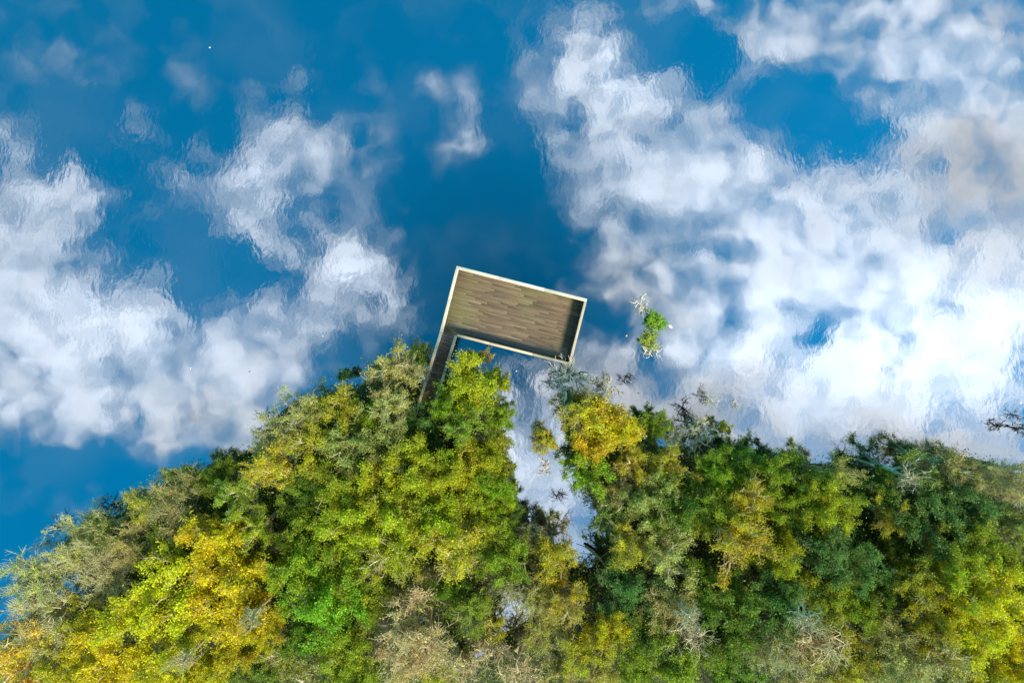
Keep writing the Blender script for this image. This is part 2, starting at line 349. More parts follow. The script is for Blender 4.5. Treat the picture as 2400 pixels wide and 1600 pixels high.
def tree_shape(seed, R=3.0, H=7.0, limbs=8, branches=7, twigs=7, lpt=30, leaf=.18, twig_len=.75, up=.35, thick=1.0, spread=.14,
               trunk=.3, stems=1, gnarl=.10, wisp=0, thin=.12):
    rng = np.random.default_rng(seed)
    V, F = [], []; C, A, T, S = [], [], [], []
    lobes = rng.uniform(.78, 1.15, 7)
    forks = []
    for s in range(stems):
        a = rng.uniform(0, 6.28); ln = .25*R*(stems > 1)+.06*R
        top = np.array((math.cos(a)*ln, math.sin(a)*ln, trunk*H))
        pts = curve(np.array((math.cos(a)*.15*(stems > 1), math.sin(a)*.15*(stems > 1), -.9)), np.array((top[0]*.3, top[1]*.3, trunk*H*.5)), top, 6)
        tube(V, F, pts, np.linspace(.17, .12, 6)*thick*(R/3), 7); forks.append(top)
    for i in range(limbs):
        az = 6.283*(i+rng.uniform(-.35, .35))/limbs*1.0
        rr = R*(rng.uniform(.42, .78) if i % 3 else rng.uniform(.05, .4))*lobes[i % 7]
        zt = H*(.93-.30*(rr/R)**2)+rng.normal()*.05*H
        p0 = forks[i % stems] + np.array((0, 0, rng.uniform(-.10, 0)*H)); p2 = np.array((math.cos(az)*rr, math.sin(az)*rr, zt*.92))
        p1 = p0*.55 + p2*.45; p1[2] = p0[2] + (p2[2]-p0[2])*rng.uniform(.3, .6)
        lp = curve(p0, p1, p2, 8); lp[1:-1] += rng.normal(size=(6, 3))*gnarl*.5
        tube(V, F, lp, np.linspace(.085, .035, 8)*thick*(R/3), 5)
        hue_l = rng.uniform()
        for j in range(branches):
            t = rng.uniform(.35, 1.0) if j else 1.0
            k = min(int(t*7), 6); f = t*7-k
            b0 = lp[k]*(1-f)+lp[k+1]*f; tg = unit(lp[k+1]-lp[k])
            rd = rng.normal(size=3); rd[2] *= .4
            out = np.array((b0[0], b0[1], 0)); out = unit(out)*.35
            bd = unit(tg*.55 + unit(rd)*.85 + out + np.array((0, 0, up)))
            bl = R*rng.uniform(.24, .46)*lobes[(i*3+j) % 7]
            b2 = b0+bd*bl; b2[2] = min(b2[2], H*rng.uniform(.92, 1.02)); b1 = (b0+b2)/2+rng.normal(size=3)*gnarl*1.2+np.array((0, 0, .06*bl))
            bp = curve(b0, b1, b2, 5)
            tube(V, F, bp, np.linspace(.034, .014, 5)*thick, 4)
            leafy = .12 if rng.uniform() < thin else rng.uniform(.75, 1.2)
            hue = np.clip(hue_l*.45+rng.uniform()*.55, 0, 1); bright = rng.uniform(.35, .75)
            for q in range(twigs):
                t = rng.uniform(.2, 1.0) if q else 1.0
                k = min(int(t*4), 3); f = t*4-k
                c0 = bp[k]*(1-f)+bp[k+1]*f; tg = unit(bp[k+1]-bp[k])
                cdv = unit(tg*.6+unit(rng.normal(size=3))*.75+np.array((0, 0, up)))
                cl = twig_len*rng.uniform(.5, 1.3)
                c2 = c0+cdv*cl; c1 = (c0+c2)/2+rng.normal(size=3)*gnarl*.7
                cp = curve(c0, c1, c2, 4)
                tube(V, F, cp, np.linspace(.014, .006, 4)*thick, 3)
                for wq in range(wisp):
                    s0 = cp[rng.integers(1, 4)]; sd_ = unit(cdv*.8+unit(rng.normal(size=3))*.7)
                    s2 = s0+sd_*twig_len*rng.uniform(.35, .7); s1 = (s0+s2)/2+rng.normal(size=3)*gnarl*.4
                    tube(V, F, curve(s0, s1, s2, 3), np.array((.009, .007, .005))*thick, 3)
                m = rng.poisson(lpt*leafy)
                if m:
                    tt = rng.uniform(.05, 1.12, m)[:, None]
                    C.append(c0+(c2-c0)*tt+rng.normal(size=(m, 3))*spread*np.array((1, 1, .7))); A.append(np.repeat(cdv[None], m, 0))
                    T.append(np.clip(hue+rng.normal(size=m)*.07, 0, 1)); S.append(np.clip(bright+rng.normal(size=m)*.24, .0, 1))
    wood = mesh_np('trunk_and_branches', np.concatenate(V), np.concatenate(F), True); wood.materials.append(M['bark'])
    foliage = None
    if C: foliage = leaves_mesh('foliage', np.concatenate(C), np.concatenate(A), leaf, np.concatenate(T), np.concatenate(S), rng)
    return dict(wood=wood, foliage=foliage, R=R, H=H)

SHAPES = {
 'dense': [tree_shape(10+i, limbs=9, branches=8, twigs=8, lpt=38, leaf=.15, twig_len=.66, spread=.14) for i in range(5)],
 'open':  [tree_shape(30+i, limbs=9, branches=7, twigs=7, lpt=29, leaf=.14, twig_len=.74, thick=1.8, up=.45, spread=.14, thin=.25) for i in range(5)],
 'wispy': [tree_shape(50+i, limbs=10, branches=7, twigs=7, lpt=18, leaf=.13, twig_len=.95, up=.6, thick=1.15, spread=.09, stems=3, gnarl=.06, wisp=3) for i in range(4)],
 'bare':  [tree_shape(70+i, limbs=8, branches=6, twigs=5, lpt=1.2, leaf=.13, twig_len=.8, thick=2.1, gnarl=.22, up=.3, stems=2, wisp=2) for i in range(3)],
 'shrub': [tree_shape(90+i, R=1.5, H=2.6, limbs=8, branches=5, twigs=5, lpt=16, leaf=.16, twig_len=.4, trunk=.12, stems=3, thick=1.1, spread=.10) for i in range(3)],
 'deadtop': [tree_shape(130+i, limbs=9, branches=5, twigs=4, lpt=0, twig_len=.75, thick=2.3, gnarl=.2, up=.25, trunk=.86, wisp=1) for i in range(2)],
 'sprig': [tree_shape(140+i, R=1.5, H=1.5, limbs=6, branches=4, twigs=4, lpt=6, leaf=.17, twig_len=.5, trunk=.1, stems=2, thick=1.3, gnarl=.14, up=.2, spread=.09) for i in range(3)],
 'twigs': [tree_shape(160, R=1.5, H=2.0, limbs=9, branches=5, twigs=4, lpt=.6, leaf=.12, twig_len=.55, trunk=.1, stems=3, thick=1.5, gnarl=.08, up=.3, wisp=0)],
 'snag':  [tree_shape(110+i, R=1.5, H=1.9, limbs=6, branches=4, twigs=3, lpt=0, twig_len=.5, trunk=.1, stems=2, thick=1.15, gnarl=.14, up=.15, wisp=1) for i in range(4)],
}
CLR = dict(Y=(.62, .52, .006), O=(.66, .41, .025), YG=(.41, .42, .010), OL=(.36, .36, .07), G=(.28, .35, .014), BG=(.27, .39, .014),
           DG=(.155, .245, .014), BD=(.125, .235, .036), T=(.52, .41, .14), K=(.42, .40, .10), GD=(.45, .39, .010))
BARK = dict(pale=(.64, .53, .30), tan=(.60, .46, .22), olive=(.40, .35, .15), brown=(.16, .13, .09), dark=(.035, .03, .025), ash=(.76, .64, .44))

# px, py (survey print), crown radius, height, shape, leaf colour, share turned yellow, bark, label
TREES = [
 (35,1500,105,7,'open','O',.3,'pale','orange-yellow tree with pale twigs at the bottom-left corner'),
 (120,1425,85,6.5,'wispy','K',.5,'pale','straw-coloured wispy tree above the orange corner tree'),
 (95,1320,78,6,'wispy','OL',.25,'pale','grey-green feathery willow leaning over the water at the left edge'),
 (175,1265,70,5.5,'wispy','OL',.35,'pale','feathery olive willow behind the white twigs on the left shore'),
 (235,1215,62,5,'open','OL',.1,'olive','olive shrubby tree on the left shore beside the dark submerged limb'),
 (300,1250,58,5.5,'wispy','OL',.45,'tan','brownish twiggy tree with orange leaves between willow and big yellow tree'),
 (335,1160,58,5,'open','OL',.35,'olive','olive tree with an orange patch on the left shore'),
 (420,1160,72,6.5,'wispy','OL',.05,'olive','dull grey-olive twiggy tree above the big yellow tree'),
 (420,1100,55,5.5,'open','OL',.2,'olive','olive tree with straw tip at the water, below the grey-white cloud reflection'),
 (500,1095,55,6,'dense','DG',.0,'brown','dark green tree on the shore left of the branching green tree'),
 (555,1140,62,7,'open','G',.05,'pale','mid-green tree with a fan of pale branches, left of the orange-patched tree'),
 (500,1240,90,8,'dense','Y',.3,'tan','upper crown of yellow at the head of the big yellow group'),
 (590,1210,55,7,'open','YG',.2,'tan','olive-yellow twiggy tree right of the topmost yellow crown'),
 (420,1345,105,8.5,'dense','Y',.25,'tan','broad yellow tree in the middle of the lower-left yellow group'),
 (545,1345,105,8.5,'dense','Y',.3,'tan','big yellow tree with dead pale top at its lower right'),
 (610,1430,52,8,'dense','Y',.5,'tan','small golden tree at the right end of the yellow group'),
 (310,1425,85,8,'dense','Y',.2,'tan','yellow tree on the left flank of the lower-left group'),
 (215,1425,70,6,'dense','YG',.1,'olive','shaded olive tree between straw willow and yellow group'),
 (440,1450,75,8,'dense','YG',.5,'tan','yellow-green tree below the broad yellow tree, beside a dark hole'),
 (250,1525,90,7.5,'dense','Y',.3,'tan','yellow tree at the bottom edge, near the bottom-left corner'),
 (155,1520,75,6.5,'dense','GD',.3,'tan','golden olive tree at the bottom edge right of the orange corner tree'),
 (400,1550,90,8,'dense','Y',.35,'tan','yellow tree at the bottom edge around the pale dead top'),
 (500,1530,70,6.5,'dense','Y',.4,'tan','yellow tree at the bottom edge beside dark green undergrowth'),
 (590,1550,75,5.5,'dense','DG',.0,'brown','dark green tree at the bottom edge right of the yellow group'),
 (660,1500,65,5.5,'open','G',.25,'pale','green tree with a pale crooked limb and yellow tuft, near the bottom edge'),
 (625,1290,45,5,'dense','DG',.0,'brown','shadowed green tree in the dark gap right of the yellow group'),
 (640,1000,62,6,'wispy','OL',.35,'pale','olive twiggy tree on the shore beside the white dead twigs'),
 (630,1070,72,7.5,'open','YG',.65,'tan','orange-tinged tree with pale branching limbs near the left shore'),
 (700,950,60,6,'wispy','YG',.15,'pale','olive tree with bleached twigs on the shore left of the walkway'),
 (715,1020,75,7,'open','YG',.2,'olive','olive-green tree behind the bleached-twig tree'),
 (790,935,62,6,'open','YG',.15,'olive','yellow-green tree left of the pale crown by the walkway'),
 (790,860,20,3,'shrub','BD',.0,'brown','tiny blue-green sapling over the water left of the walkway'),
 (905,850,72,7.5,'open','K',.05,'pale','pale olive tree with forked limbs just left of the walkway'),
 (955,815,28,4,'shrub','DG',.0,'brown','dark green bush between the pale olive tree and the walkway'),
 (905,935,58,7,'open','K',.2,'pale','yellowish tree below the pale forked tree by the walkway'),
 (855,955,48,5.5,'dense','G',.05,'brown','deep green tree between the pale olive tree and the shore trees'),
 (1074,886,80,6,'dense','YG',.22,'olive','lime-green tree covering the walkway foot, below the platform'),
 (1025,935,48,6,'dense','G',.1,'brown','green tree right of the end of the walkway'),
 (1150,885,30,6,'shrub','YG',.5,'olive','yellowish bough reaching out over the inlet below the platform'),
 (960,985,55,5,'dense','BD',.0,'brown','blue-green shaded tree under the end of the walkway'),
 (1060,975,62,7,'open','G',.1,'tan','green tree with brown limbs below the lime-green tree'),
 (1145,965,40,6,'dense','BG',.1,'pale','bright green tree with bare limb leaning over the inlet, left side'),
 (1130,1045,52,7,'dense','YG',.12,'olive','yellow-green tree on the straight left bank of the inlet'),
 (800,1020,75,6.5,'open','OL',.15,'olive','olive tree inland of the left shore, level with the walkway end'),
 (880,1030,72,7,'open','OL',.05,'olive','dull green tree two crowns below the pale forked tree'),
 (700,1130,70,6,'dense','DG',.1,'brown','dark green tree right of the orange-tinged tree'),
 (780,1110,75,7,'dense','G',.05,'olive','mid-green tree in the middle of the left wood'),
 (870,1110,82,7.5,'dense','YG',.15,'olive','olive-lime tree in the middle of the left wood'),
 (970,1080,78,7.5,'dense','YG',.2,'olive','lime tree with a yellow crest left of the inlet'),
 (1055,1085,75,7.5,'dense','YG',.1,'olive','lime-olive tree one crown in from the inlet bank'),
 (1125,1125,58,7,'dense','G',.1,'olive','green tree on the left bank where the inlet bends'),
 (700,1215,72,6.5,'dense','G',.1,'brown','green tree right of the olive-yellow twiggy tree'),
 (800,1200,82,8,'dense','YG',.05,'olive','leafy lime-green tree at the heart of the left wood'),
 (915,1200,85,8,'dense','YG',.15,'tan','yellow-green tree above the two trees with pale radiating limbs'),
 (1025,1185,82,8,'dense','YG',.1,'olive','olive-lime tree above the yellow tree with pale crown limbs'),
 (1110,1195,65,7,'dense','G',.2,'brown','green tree beside the bare twigs at the head of the inlet'),
 (1180,1195,42,5.5,'open','DG',.05,'brown','dark tree at the lower tip of the inlet, left bank'),
 (695,1300,85,8,'dense','BG',.05,'brown','fresh green tree right of the big yellow group'),
 (790,1290,72,7,'dense','G',.1,'brown','green tree between fresh green tree and pale-limbed trees'),
 (900,1275,80,8,'open','YG',.2,'pale','tree with pale limbs radiating from its crown, left of the pair'),
 (1040,1255,92,8.5,'open','YG',.4,'pale','yellowish tree with pale limbs in its crown, right of the pair'),
 (1150,1280,65,7,'dense','G',.15,'olive','green tree below the head of the inlet'),
 (750,1385,88,8,'dense','BG',.15,'brown','fresh green tree with lime tips below the other fresh green tree'),
 (840,1365,70,7,'dense','G',.15,'olive','green tree left of the tan tree'),
 (700,1455,68,6,'dense','DG',.05,'brown','dark green tree left of the lime-tipped one'),
 (790,1480,70,6.5,'dense','G',.25,'olive','green tree with yellow flecks left of the tan tree, lower down'),
 (720,1545,72,6,'open','OL',.05,'pale','olive tree with a pale twisted top at the bottom edge'),
 (820,1555,72,6,'dense','G',.2,'olive','green tree at the bottom edge left of the tan tree'),
 (935,1375,58,6.5,'open','OL',.25,'tan','brownish olive tree just above the tan tree'),
 (1030,1350,50,5,'dense','DG',.05,'brown','dark green tree above right of the tan tree'),
 (955,1460,108,8.5,'wispy','T',.12,'tan','large tan tree with a straw-coloured crown near the bottom edge'),
 (930,1520,70,7.5,'open','T',.3,'tan','tan-orange lower crown beside the large tan tree'),
 (1090,1395,58,6,'open','G',.15,'olive','thin green tree right of the tan tree'),
 (1185,1345,62,6.5,'bare','OL',.0,'olive','greyish thin tree above the dark woodland pool'),
 (1275,1285,68,7,'open','GD',.15,'tan','golden olive tree below the end of the inlet'),
 (1300,1375,65,7,'open','GD',.1,'pale','twiggy golden tree right of the dark woodland pool'),
 (1250,1445,58,6,'wispy','YG',.2,'tan','olive twiggy tree below the dark woodland pool'),
 (1130,1485,62,6,'bare','T',.0,'tan','leafless tan tree above the blue barrel'),
 (1060,1545,60,5.5,'bare','T',.0,'tan','leafless tree at the bottom edge left of the blue barrel'),
 (1190,1540,68,6,'bare','T',.0,'tan','leafless grey-tan tree at the bottom edge right of the blue barrel'),
 (1335,1490,62,6.5,'open','GD',.4,'tan','golden tree near the bottom edge right of the leafless trees'),
 (1290,1550,55,5,'open','OL',.15,'tan','olive tree at the bottom edge between leafless and golden trees'),
 (1222,1230,42,4.5,'wispy','OL',.0,'pale','pale grey twiggy shrub at the head of the inlet'),
 (1330,955,62,6.5,'open','GD',.45,'tan','brown-gold crown at the top of the golden group right of the inlet'),
 (1385,990,85,7,'dense','Y',.45,'tan','golden-yellow tree right of the inlet'),
 (1432,985,50,6.5,'dense','Y',.5,'tan','bright yellow crown at the right side of the golden group'),
 (1250,1020,40,5,'open','Y',.5,'pale','small yellow tree with bare twigs leaning into the inlet'),
 (1355,1070,68,6,'dense','BG',.15,'brown','bright green tree below the golden one, right of the inlet'),
 (1450,1060,55,6,'open','GD',.2,'tan','golden-olive tree below right of the golden group'),
 (1510,985,42,4.5,'dense','G',.1,'brown','green tree on the shore right of the golden group'),
 (1560,1000,32,4,'bare','OL',.0,'pale','thin pale sapling standing in water between green tree and slanting dead tree'),
 (1620,1000,52,4.5,'bare','OL',.2,'pale','grey leaning tree with fallen limbs on the right shore'),
 (1672,985,20,4,'shrub','Y',.6,'pale','small bright yellow bush at the tip of the leaning grey tree'),
 (1535,1070,58,6,'open','GD',.15,'tan','olive-gold tree behind the leaning grey tree'),
 (1420,1115,42,5,'wispy','T',.5,'tan','twiggy tan tree with orange leaves below the bright green tree'),
 (1640,1090,55,6,'dense','G',.1,'brown','green tree on the shore right of the olive-gold tree'),
 (1690,1060,52,5.5,'dense','DG',.0,'brown','dark green tree on the right shore below the yellow bush'),
 (1770,1085,62,6.5,'dense','G',.12,'brown','rounded green tree on the right shore'),
 (1850,1105,58,6,'dense','DG',.02,'brown','dark green tree on the right shore between the rounded and grey ones'),
 (1925,1095,55,6,'open','OL',.15,'olive','grey-olive tree on the right shore left of the white-limbed one'),
 (1400,1180,58,5.5,'open','DG',.1,'pale','dark green tree on the right bank at the head of the inlet'),
 (1480,1150,70,6.5,'dense','OL',.12,'brown','olive-green tree inland of the golden-olive tree'),
 (1440,1250,68,7,'open','G',.45,'tan','green tree with a yellow streak right of the inlet end'),
 (1560,1165,72,7,'dense','DG',.12,'brown','dark tree in the middle of the right wood'),
 (1640,1180,68,7,'dense','G',.1,'olive','green tree above the round golden crown'),
 (1715,1135,60,7,'open','GD',.1,'tan','golden-green tree one row behind the right shore'),
 (1700,1235,88,8.5,'open','GD',.1,'tan','round golden crown in the middle of the right wood'),
 (1785,1275,60,7.5,'dense','GD',.1,'tan','golden-olive crown touching the round golden one'),
 (1800,1165,60,6.5,'dense','G',.12,'brown','green tree with an emerald patch in the right wood'),
 (1890,1165,68,7.5,'dense','YG',.05,'olive','olive-lime tree in the right wood below the grey-olive shore tree'),
 (1535,1275,78,7,'open','K',.15,'pale','straw-olive tree with pale twigs left of the round golden crown'),
 (1435,1345,68,6.5,'dense','BD',.05,'brown','blue-green tree right of the twiggy golden tree'),
 (1615,1330,62,6,'dense','DG',.0,'brown','dark green tree below the straw-olive tree'),
 (1880,1255,78,7.5,'dense','BD',.05,'brown','grey-green leafy tree right of the golden-olive crown'),
 (1955,1290,75,7.5,'dense','BD',.03,'brown','blue-green tree left of the dark gap in the right wood'),
 (1690,1390,82,7,'dense','DG',.0,'brown','broad dark green tree below the round golden crown'),
 (1790,1370,80,7.5,'dense','BD',.02,'brown','dark bluish tree below the golden-olive crown'),
 (1880,1370,72,7.5,'dense','G',.08,'brown','lime-tipped green tree above the tan bare-topped tree'),
 (1960,1390,65,7,'dense','G',.1,'brown','green tree left of the yellow crowns of the right wood'),
 (1525,1380,72,6.5,'open','OL',.08,'olive','olive-green tree above the pale dead crown of the right wood'),
 (1395,1445,58,7,'dense','GD',.55,'tan','yellow tree right of the leafless trees near the bottom edge'),
 (1475,1455,70,6,'dense','DG',.08,'brown','green-black tree right of the yellow one near the bottom edge'),
 (1385,1545,55,6,'open','OL',.35,'tan','olive-orange tree at the bottom edge below the yellow one'),
 (1580,1450,68,6.5,'bare','OL',.1,'pale','pale dead-topped tree in the lower part of the right wood'),
 (1560,1530,80,6.5,'dense','G',.15,'brown','green tree at the bottom edge below the pale dead-topped tree'),
 (1460,1545,60,5.5,'dense','G',.15,'brown','lime-flecked tree at the bottom edge, left of the other green one'),
 (1670,1475,72,6.5,'dense','DG',.05,'brown','dark green tree left of the tan bare-topped tree'),
 (1690,1550,75,5.5,'dense','DG',.05,'brown','dark tree at the bottom edge in the right wood'),
 (1770,1480,68,7,'wispy','OL',.05,'pale','grey twiggy tree left of the tan bare-topped tree'),
 (1865,1470,85,8,'bare','T',.15,'tan','tan bare-topped tree with a forked trunk in the right wood'),
 (1850,1545,75,7,'open','K',.25,'tan','straw-yellow tree at the bottom edge below the tan bare-topped tree'),
 (1955,1485,70,6.5,'open','YG',.1,'olive','olive-green tree right of the tan bare-topped tree'),
 (1960,1560,75,6.5,'open','YG',.15,'tan','olive tree at the bottom edge left of the pale corner trees'),
 (2040,1440,75,7,'open','OL',.15,'olive','muted olive tree below the dark gap in the right wood'),
 (2055,1520,80,7.5,'open','K',.2,'tan','straw-olive tree near the bottom edge below the muted olive one'),
 (2145,1500,90,8,'open','K',.15,'tan','pale straw-olive tree left of the bottom-right corner'),
 (2250,1555,90,7.5,'dense','YG',.35,'tan','yellow-green tree at the bottom edge near the right corner'),
 (2325,1530,70,7.5,'dense','Y',.2,'tan','yellow tree in the bottom-right corner'),
 (2045,1185,52,5.5,'open','GD',.35,'tan','brown-gold tree left of the dark gap in the right wood'),
 (2060,1265,45,4.5,'dense','DG',.0,'brown','shadowed tree inside the dark gap of the right wood'),
 (2020,1125,55,5,'dense','DG',.0,'brown','dark green tree behind the grey-olive shore tree on the right'),
 (2100,1095,65,6,'open','DG',.1,'ash','dark tree with white forked limbs on the right shore'),
 (2190,1070,55,6,'open','OL',.05,'pale','pale-limbed olive tree on the shore near the right edge'),
 (2260,1085,52,6,'wispy','OL',.15,'pale','grey-olive twiggy tree on the shore, second from the right edge'),
 (2335,1110,62,7,'wispy','K',.35,'pale','straw-coloured twiggy tree at the right edge of the shore'),
 (2130,1185,80,7,'dense','BD',.05,'brown','deep blue-green tree below the white-limbed tree'),
 (2220,1170,75,7,'dense','BD',.05,'brown','teal-green tree below the pale-limbed shore tree'),
 (2330,1200,58,6,'open','OL',.05,'olive','dull olive tree at the right edge below the straw-coloured one'),
 (2165,1265,72,7.5,'dense','G',.2,'tan','green tree with a yellow bough right of the dark gap'),
 (2255,1255,78,8,'dense','G',.1,'olive','green tree with lime crest near the right edge'),
 (2325,1300,52,6.5,'dense','G',.05,'brown','green tree at the right edge beside the dark hollow'),
 (2100,1340,72,7.5,'open','YG',.05,'olive','olive tree left of the bright yellow crowns near the right edge'),
 (2190,1335,78,8.5,'dense','YG',.35,'tan','yellow-olive crown at the top of the right yellow group'),
 (2260,1370,85,8.5,'dense','Y',.2,'tan','bright yellow crown near the right edge'),
 (2130,1425,62,8,'dense','GD',.3,'tan','golden crown left of the bright yellow one near the right edge'),
 (2215,1450,78,8.5,'dense','Y',.2,'tan','bright yellow crown below the other, near the right edge'),
 (2325,1425,52,5,'dense','DG',.0,'brown','dark green tree at the right edge beside the yellow crowns'),
 (1150,1150,48,6,'dense','YG',.1,'olive','lime tree at the bend of the inlet, left bank'),
 (1385,1140,42,4.5,'wispy','OL',.15,'pale','grey twiggy shrub on the right bank at the narrow end of the inlet'),
 (1225,1365,50,6,'wispy','YG',.15,'tan','thin lime twiggy tree right of the woodland pool'),
 (1130,1440,48,5,'open','YG',.1,'olive','thin yellow-green tree below the woodland pool'),
 (2385,1235,62,6,'dense','G',.1,'brown','green tree cut by the right edge beside the teal-green trees'),
 (2385,1365,60,6.5,'dense','YG',.2,'olive','lime tree cut by the right edge beside the bright yellow crowns'),
 (385,1255,58,5.5,'dense','G',.05,'olive','green tree in the hollow between the grey-olive tree and the yellow group'),
 (245,1320,66,5.5,'wispy','K',.3,'pale','straw-green twiggy tree between the left-edge willow and the yellow group'),
 (545,1490,60,6,'dense','GD',.3,'tan','golden tree between the two pale dead trees'),
 (1000,1555,55,5,'open','YG',.3,'olive','yellow-green tree at the bottom edge right of the tan tree'),
 (2010,1345,55,6,'dense','DG',.05,'brown','dark green tree below the dark gap in the right wood'),
 (2300,1470,52,7,'dense','Y',.25,'tan','yellow crown by the right edge just above the corner tree'),
]

# ------------------------------------------------------------------ terrain and water
bases = []
for (px, py, r, H, sh, c, ye, bk, lb) in TREES:
    x, y = at(px, py, .72*H); bases.append((x, y, r*2400/2352*.75*(CAM_Z-.72*H)/1200, H))
BA = np.array(bases)
def inside(i):
    """a tree with neighbours all round stands well inside the wood"""
    x, y = BA[i, :2]; seen = set()
    for j in range(len(BA)):
        dx, dy = BA[j, 0]-x, BA[j, 1]-y
        if j != i and dx*dx+dy*dy < 6.5**2: seen.add(int((math.atan2(dy, dx)+math.pi)/(2*math.pi)*6) % 6)
    if y < -23: seen |= {0, 1, 2}
    if x > 36: seen |= {2, 3}
    return len(seen) >= 6
INNER = [inside(i) for i in range(len(BA))]
CHANNEL = [at(*p) for p in ((1190,850),(1195,920),(1200,1000),(1200,1070),(1230,1120),(1275,1150),(1320,1190),(1335,1230))]
POOLS = [(*at(1165,1390), 1.3), (*at(1200,1405), 1.1), (*at(1150,1425), .9), (*at(1600,960), 3.0), (*at(1500,930), 3.0)]
def hnoise(x, y):
    return (np.sin(x*.9+1.3*np.sin(y*.37))*np.cos(y*.8+np.sin(x*.41)) + .5*np.sin(x*2.3+y*1.7)*np.cos(y*2.6-x*.6))
def terrain(x, y):
    x = np.asarray(x, float); y = np.asarray(y, float); f = np.zeros_like(x)
    for (bx, by, br, bh), inn in zip(BA, INNER):
        s_ = CAM_Z/(CAM_Z-(.4 if inn else .8)*bh)          # the bank lies a little behind the trees that lean out over the lake
        f += np.exp(-((x-bx*s_)**2+(y-by*s_)**2)/(br*(1.2 if inn else .78))**2)
    f += np.clip((-24.5-y)/6, 0, 1)*1.5*np.clip((x+46)/6, 0, 1)
    f += np.clip((x-38.5)/3, 0, 1)*np.clip((-15-y)/3, 0, 1)*1.5
    z = -.75+1.15*np.clip(f, 0, 1.25)**.8/1.2+.10*hnoise(x, y)+.05*hnoise(x*2.7+3, y*2.4)
    for i in range(len(CHANNEL)-1):
        a, b = np.array(CHANNEL[i]), np.array(CHANNEL[i+1]); ab = b-a
        t = np.clip(((x-a[0])*ab[0]+(y-a[1])*ab[1])/(ab@ab), 0, 1)
        d = np.hypot(x-a[0]-t*ab[0], y-a[1]-t*ab[1]); w_ = 1.8
        z -= .9*np.exp(-(d/w_)**2)
    for cx, cy, r in POOLS: z -= .9*np.exp(-((x-cx)**2+(y-cy)**2)/r**2)
    return z
gx = np.concatenate([[-1500, -400, -120, -70], np.arange(-52, 52.1, .65), [70, 120, 400, 1500]])
gy = np.concatenate([[-1500, -400, -120, -60], np.arange(-42, 36.1, .65), [60, 120, 400, 1500]])
X, Y = np.meshgrid(gx, gy); Z = terrain(X, Y)
nx, ny = len(gx), len(gy)
ii = (np.arange(ny-1)[:, None]*nx+np.arange(nx-1)[None, :])
Fg = np.stack([ii, ii+1, ii+nx+1, ii+nx], -1).reshape(-1, 4)
g = link('ground', mesh_np('ground', np.stack([X, Y, Z], -1).reshape(-1, 3), Fg, True), M['ground']); tag(g, 'dark wet woodland floor under the trees', kind='structure')
wv = np.array([(-1500, -1500, 0), (1500, -1500, 0), (1500, 1500, 0), (-1500, 1500, 0)], float)
wo = link('water', mesh_np('water', wv, [(0, 1, 2, 3)]), M['water']); tag(wo, 'calm lake water mirroring blue sky and clouds', kind='structure')

# ------------------------------------------------------------------ trees
count = {}
def plant(name, sh, x, y, z, sxy, sz, rz, color, yellow, bark, label, cat, group=None, tilt=(0, 0), pick=None):
    i = count.get(sh, 0); count[sh] = i+1
    S = SHAPES[sh][(i if pick is None else pick) % len(SHAPES[sh])]
    e = empty(name, (x, y, z), rz); e.scale = (sxy, sxy, sz); e.rotation_euler = (tilt[0], tilt[1], rz)
    tag(e, label, cat, group)
    t = link('trunk', S['wood'], None, e); t.color = (*BARK[bark], 1)
    if S['foliage'] is not None:
        c = link('crown', S['foliage'], None, e); c.color = (*color, yellow)
    return e
RNG = np.random.default_rng(5)
for (px, py, r, H, sh, c, ye, bk, lb), (x, y, rm, _) in zip(TREES, bases):
    S = SHAPES[sh][0]; z = float(terrain(x, y))
    small = sh == 'shrub'
    sxy = rm/(S['R']*1.02); sz = (H-.2)/S['H']
    j = RNG.uniform(.88, 1.12, 3)
    plant('shrub' if small else ('dead_tree' if sh == 'bare' else 'tree'), sh, x, y, z, sxy*1.06, sz, RNG.uniform(0, 6.28),
          tuple(np.array(CLR[c])*j), ye, bk, lb, 'shrub' if small else 'tree', 'trees and shrubs of the lakeside wood')

# ------------------------------------------------------------------ undergrowth: low leaves nobody could count
def undergrowth():
    rng = np.random.default_rng(77); n = 14000
    x = rng.uniform(-46, 46, n); y = rng.uniform(-38, -1, n)
    dens = np.zeros(n)
    for bx, by, br, bh in BA: dens = np.maximum(dens, np.exp(-((x-bx*1.06)**2+(y-by*1.06)**2)/(br*1.0)**2))
    ok = (terrain(x, y) > .02) & (dens > .25); x, y = x[ok], y[ok]; zz = terrain(x, y)
    k = 22; m = len(x)
    C = np.repeat(np.stack([x, y, zz], 1), k, 0)+rng.normal(size=(m*k, 3))*np.array((.35, .35, .1))
    C[:, 2] += np.abs(rng.normal(size=m*k))*np.repeat(rng.uniform(.2, 3.0, m), k)
    A = rng.normal(size=(m*k, 3))
    me = leaves_mesh('undergrowth', C, A, .2, np.repeat(rng.uniform(0, 1, m), k), np.clip(np.repeat(rng.uniform(.2, .7, m), k)+rng.normal(size=m*k)*.1, 0, 1), rng)
    o = link('undergrowth', me); o.color = (.19, .235, .020, .12)
    tag(o, 'low dark green undergrowth between the trees', kind='stuff')
undergrowth()

